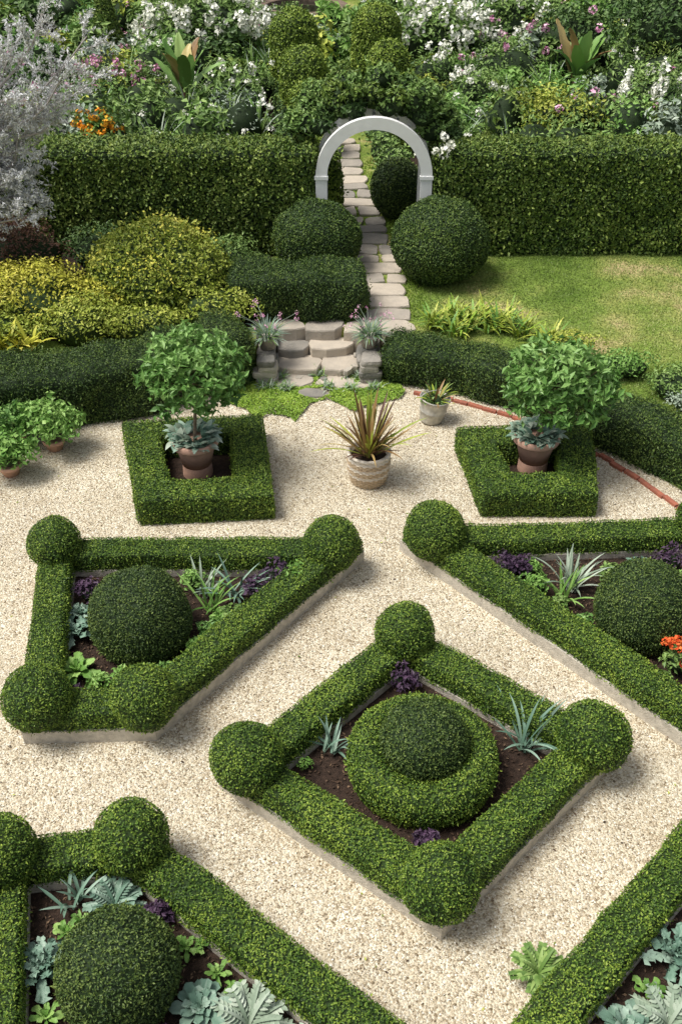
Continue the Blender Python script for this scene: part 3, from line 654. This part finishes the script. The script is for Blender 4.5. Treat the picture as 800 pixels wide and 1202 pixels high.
g=G(); prof=[(.55,0),(.6,.3),(.42,1.0),(.22,1.7),(.02,2.3)]; V,F=lathe((-7.1,33,UP),prof,20); foliage_hull(g,V,F,'priv',.08,1000,hull='hulld',amp=.03); g.build('cone_topiary')
def banana(name,x,y,s):
    g=G()
    for i in range(13):
        blade(g,(x+U(-.05,.05),y,UP+.7*s),i*2.4,U(.9,1.5),U(.9,1.5)*s,.30*s,U(.1,1.1),rng.choice(['bright','tree','mid','bronze']),'paddle',seg=16,col=6,fold=.4,ruffle=.01)
    tube(g,[(x,y,UP),(x,y,UP+.4*s),(x,y,UP+.95*s)],[.12*s,.10*s,.07*s],'burg',10)
    return g.build(name)
banana('banana_plant',-3.9,26.3,1.1); banana('banana_plant.001',6.1,27.4,1.2)
g=G()
mats=['mid','mid','dk','dk','bright','priv','gold2','tree','grey','mid','mid']
y=20.4
while y<47:
    hw=.37*y+2.0; x=-hw
    while x<hw:
        xx=x+U(-.3,.3); yy=y+U(-.4,.4)
        ok=not(-1.9<xx<1.9 and yy<30) and not(abs(xx+1.35)<2.3 and 36.0<yy<44)
        if y<22 and abs(xx-.5)<2.2: ok=False
        if ok:
            h=U(.35,.95)*(1.25 if y<24 else 1.0); r=U(.5,.95)
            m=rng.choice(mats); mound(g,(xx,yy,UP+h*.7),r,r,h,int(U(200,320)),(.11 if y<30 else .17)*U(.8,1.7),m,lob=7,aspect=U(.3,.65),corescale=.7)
            if rng.random()<.24:
                k=int(U(4,13)); N=nrm(rng.normal(size=(k,3))); N[:,2]=np.abs(N[:,2]); N[:,1]-=.3; P=np.array([xx,yy,UP+h*.7])+nrm(N)*np.array([r,r,h])*1.1
                heads(g,P,U(.08,.13),'fpink' if (xx<-3 and rng.random()<.5) else rng.choice(['fwhite','fwhite','fwhite','fwhite','fpink']),16,psize=.75)
        x+=1.05
    y+=1.15
for i in range(70):
    xx=U(-9,10); yy=U(20.6,32)
    if -1.9<xx<2: continue
    for j in range(24): blade(g,(xx,yy,UP+.3),U(0,6.28),U(.7,1.45),U(.7,1.3),.04,U(.2,1.1),rng.choice(['bright','mid','grey']),'strap',seg=5)
g.build('perennial_border')
g=G()
for i in range(12):
    yy=21+i*.9
    for s in(-1,1):
        if s<0 and yy<21.5: continue
        mound(g,(.3-.03*i*3+s*U(.95,1.15),yy,UP+.3),.5,.5,.45,380,.09,rng.choice(['mid','bright','dk']),lob=7)
g.build('path_edging_plants')
g=G(); V,F=lathe((-1.45,41,UP),[(1.35,-.05),(1.35,.28),(1.38,.3),(1.7,.3),(1.73,.27),(1.73,0)],40); g.add(V,F,'copper',.5,False)
g.poly([(-1.45+1.36*math.cos(a),41+1.36*math.sin(a),UP+.18) for a in np.linspace(0,6.28,40)[:-1]],'water'); g.build('round_stone_pond')
g=G()
for i in range(34):
    x=-48+i*2.9+U(-1,1); y=U(54,66); h=U(5,9); tube(g,[(x,y,UP),(x+U(-.2,.2),y,h*.5)],[.3,.18],'bark',6)
    mound(g,(x,y,h*.62),U(2.2,3.4),2.6,h*.42,900,.4,rng.choice(['mid','dk','mid']),lob=14)
g.build('tree_line')

# ------------------------------------------------------------ bed plants
Z=.1
cnts={}
def nm(b):
    k=cnts.get(b,0); cnts[b]=k+1; return b if k==0 else '%s.%03d'%(b,k)
def leek(x,y,n=16,L=.55,mat='blue'):
    g=G()
    for i in range(n):
        a=U(0,6.28); blade(g,(x+U(-.07,.07),y+U(-.07,.07),Z),a,U(.7,1.5),U(.6,1.1)*L,.03,U(.2,1.3),mat,'strap',seg=7,fold=.6)
    g.build(nm('leek_plant'))
def kale(x,y,s=.28,mat='blue',n=22,ruf=.012,name='kale_plant',lob=0):
    g=G(); rosette(g,(x,y,Z+.05),n,s,s*.55,mat,'spat',e0=(.15,1.35),droop=(.2,1.0),seg=8 if not lob else 14,col=6,ruffle=ruf,fold=.25,lobes=lob); g.build(nm(name))
def artichoke(x,y,s=.42,mat='grey'):
    g=G()
    for i in range(18):
        az=i*2.4; el=.4+.9*i/18; blade(g,(x,y,Z),az,el,s*U(.8,1.1),.03,.9,mat,'strap',seg=8)
        for k in range(7):
            t=.2+.1*k; r=s*t*math.cos(el-.4*t); 
            for sd in(-1,1): blade(g,(x+r*math.cos(az),y+r*math.sin(az),Z+s*t*math.sin(el-.45*t)),az+sd*.9,.25,s*.25*(1.1-t*.5),.04,.6,mat,'ovate',seg=3)
    g.build(nm('artichoke_plant'))
def basil(x,y,r=.18,mat='purple',name='purple_basil_plant',n=230,s=.06):
    g=G(); mound(g,(x,y,Z+r*.7),r,r,r*1.0,n,s,mat,lob=7,corescale=.6); g.build(nm(name))
# A
leek(-.12,6.5,12,.42); leek(1.85,6.55,20,.62); basil(.62,7.38,.17); basil(.77,5.38,.15); basil(-.35,6.3,.08,'bright','seedling',60,.04)
# B
leek(-1.25,8.8,20,.6);leek(-1.5,8.55,18,.55,'bright');leek(-1.6,8.85,14,.5,'grey')
basil(-.8,8.95,.22);basil(-.98,8.75,.2);basil(-2.95,8.75,.17);basil(-2.8,7.15,.13)
for (x,y,r,m) in [(-.62,8.95,.2,'bright'),(-1.2,8.35,.18,'mid'),(-2.3,7.35,.16,'bright'),(-2.05,7.38,.15,'mid'),(-1.45,8.1,.15,'tree'),(-1.75,8.95,.15,'bright'),(-1.35,8.25,.14,'bright'),(-1.9,7.5,.14,'tree'),(-2.55,7.3,.13,'bright'),(-1.6,7.85,.14,'bright')]: basil(x,y,r,m,'green_basil_plant')
kale(-3.0,8.15,.26);kale(-2.85,7.55,.28,'bright',20,.008,'lettuce_plant');kale(-3.0,8.45,.2)
# C
basil(1.95,9.15,.2);basil(2.15,9.2,.16);leek(2.72,8.95,30,.6,'grey');leek(2.6,8.75,16,.5,'bright');basil(4.0,9.3,.2);basil(3.2,9.1,.15,'mid','green_basil_plant')
kale(3.65,9.3,.2)
for (x,y,r,m) in [(2.3,8.85,.17,'bright'),(2.3,9.25,.12,'bright'),(2.5,8.5,.14,'mid'),(2.95,7.85,.14,'bright'),(3.95,8.6,.2,'mid'),(4.0,8.9,.18,'bright'),(2.75,8.25,.13,'tree'),(3.4,7.35,.13,'mid')]: basil(x,y,r,m,'green_basil_plant')
g=G(); mound(g,(3.66,7.58,.28),.24,.2,.2,300,.06,'mid',lob=6); heads(g,[(3.66+U(-.22,.22),7.52+U(-.2,.2),.50+U(-.05,.08)) for i in range(16)],.05,'fred',16,psize=.8); g.build('nasturtium_plant')
# D
leek(-2.3,4.85,14,.4);artichoke(-1.95,4.82,.3,'blue');kale(-2.42,4.25,.3,'blue',20,.012,'kale_plant',5);kale(-1.1,3.92,.27,'blue',30,.006,'cabbage_plant')
artichoke(-.72,3.8,.38);artichoke(-.35,3.5,.34)
for (x,y,s) in [(-2.3,4.55,.16),(-1.28,4.42,.14),(-1.0,4.2,.13),(-.85,4.05,.12),(-2.3,3.85,.16),(-1.15,4.45,.1),(-.62,4.02,.1),(-2.2,4.65,.12)]: kale(x,y,s,'bright',12,.005,'lettuce_plant')
basil(-1.55,4.7,.12);basil(-1.35,3.6,.14);kale(-.95,3.6,.2,'blue',18,.012,'kale_plant',5)
# E
artichoke(1.6,4.22,.28,'mid');kale(2.75,4.35,.34,'blue',22,.012,'kale_plant',5);kale(2.2,3.75,.27,'blue',30,.006,'cabbage_plant');artichoke(2.55,3.8,.36);kale(2.45,4.05,.16,'bright',12,.006,'lettuce_plant');kale(2.95,4.05,.2,'bright',14,.006,'lettuce_plant');basil(2.3,3.45,.13)

# ------------------------------------------------------------ light, world, camera
w=bpy.data.worlds.new('World'); sc.world=w; w.use_nodes=True; nt=w.node_tree
bg=nt.nodes['Background']; sky=nt.nodes.new('ShaderNodeTexSky'); sky.sky_type='NISHITA'; sky.sun_disc=False
el=math.radians(63); azim=math.radians(-96)
sky.sun_elevation=el; sky.sun_rotation=azim; sky.air_density=1.0; sky.dust_density=4.0; sky.ozone_density=.5
hs=nt.nodes.new('ShaderNodeHueSaturation'); hs.inputs['Saturation'].default_value=.4
nt.links.new(sky.outputs[0],hs.inputs['Color']); nt.links.new(hs.outputs[0],bg.inputs[0]); bg.inputs[1].default_value=.135
sd=bpy.data.lights.new('sun','SUN'); sd.energy=3.55; sd.angle=math.radians(24); sd.color=(1,.965,.89)
so=bpy.data.objects.new('sun',sd); sc.collection.objects.link(so)
d=Vector((math.sin(azim)*math.cos(el),math.cos(azim)*math.cos(el),math.sin(el)))
so.rotation_euler=d.to_track_quat('Z','Y').to_euler()
cd=bpy.data.cameras.new('camera'); co=bpy.data.objects.new('camera',cd); sc.collection.objects.link(co)
co.location=(0,0,8); co.rotation_euler=(math.radians(90-37),0,0); cd.sensor_fit='VERTICAL'; cd.sensor_height=36; cd.lens=35.04; cd.clip_end=2000
sc.camera=co
sc.view_settings.view_transform='Standard'; sc.view_settings.look='None'; sc.view_settings.exposure=0
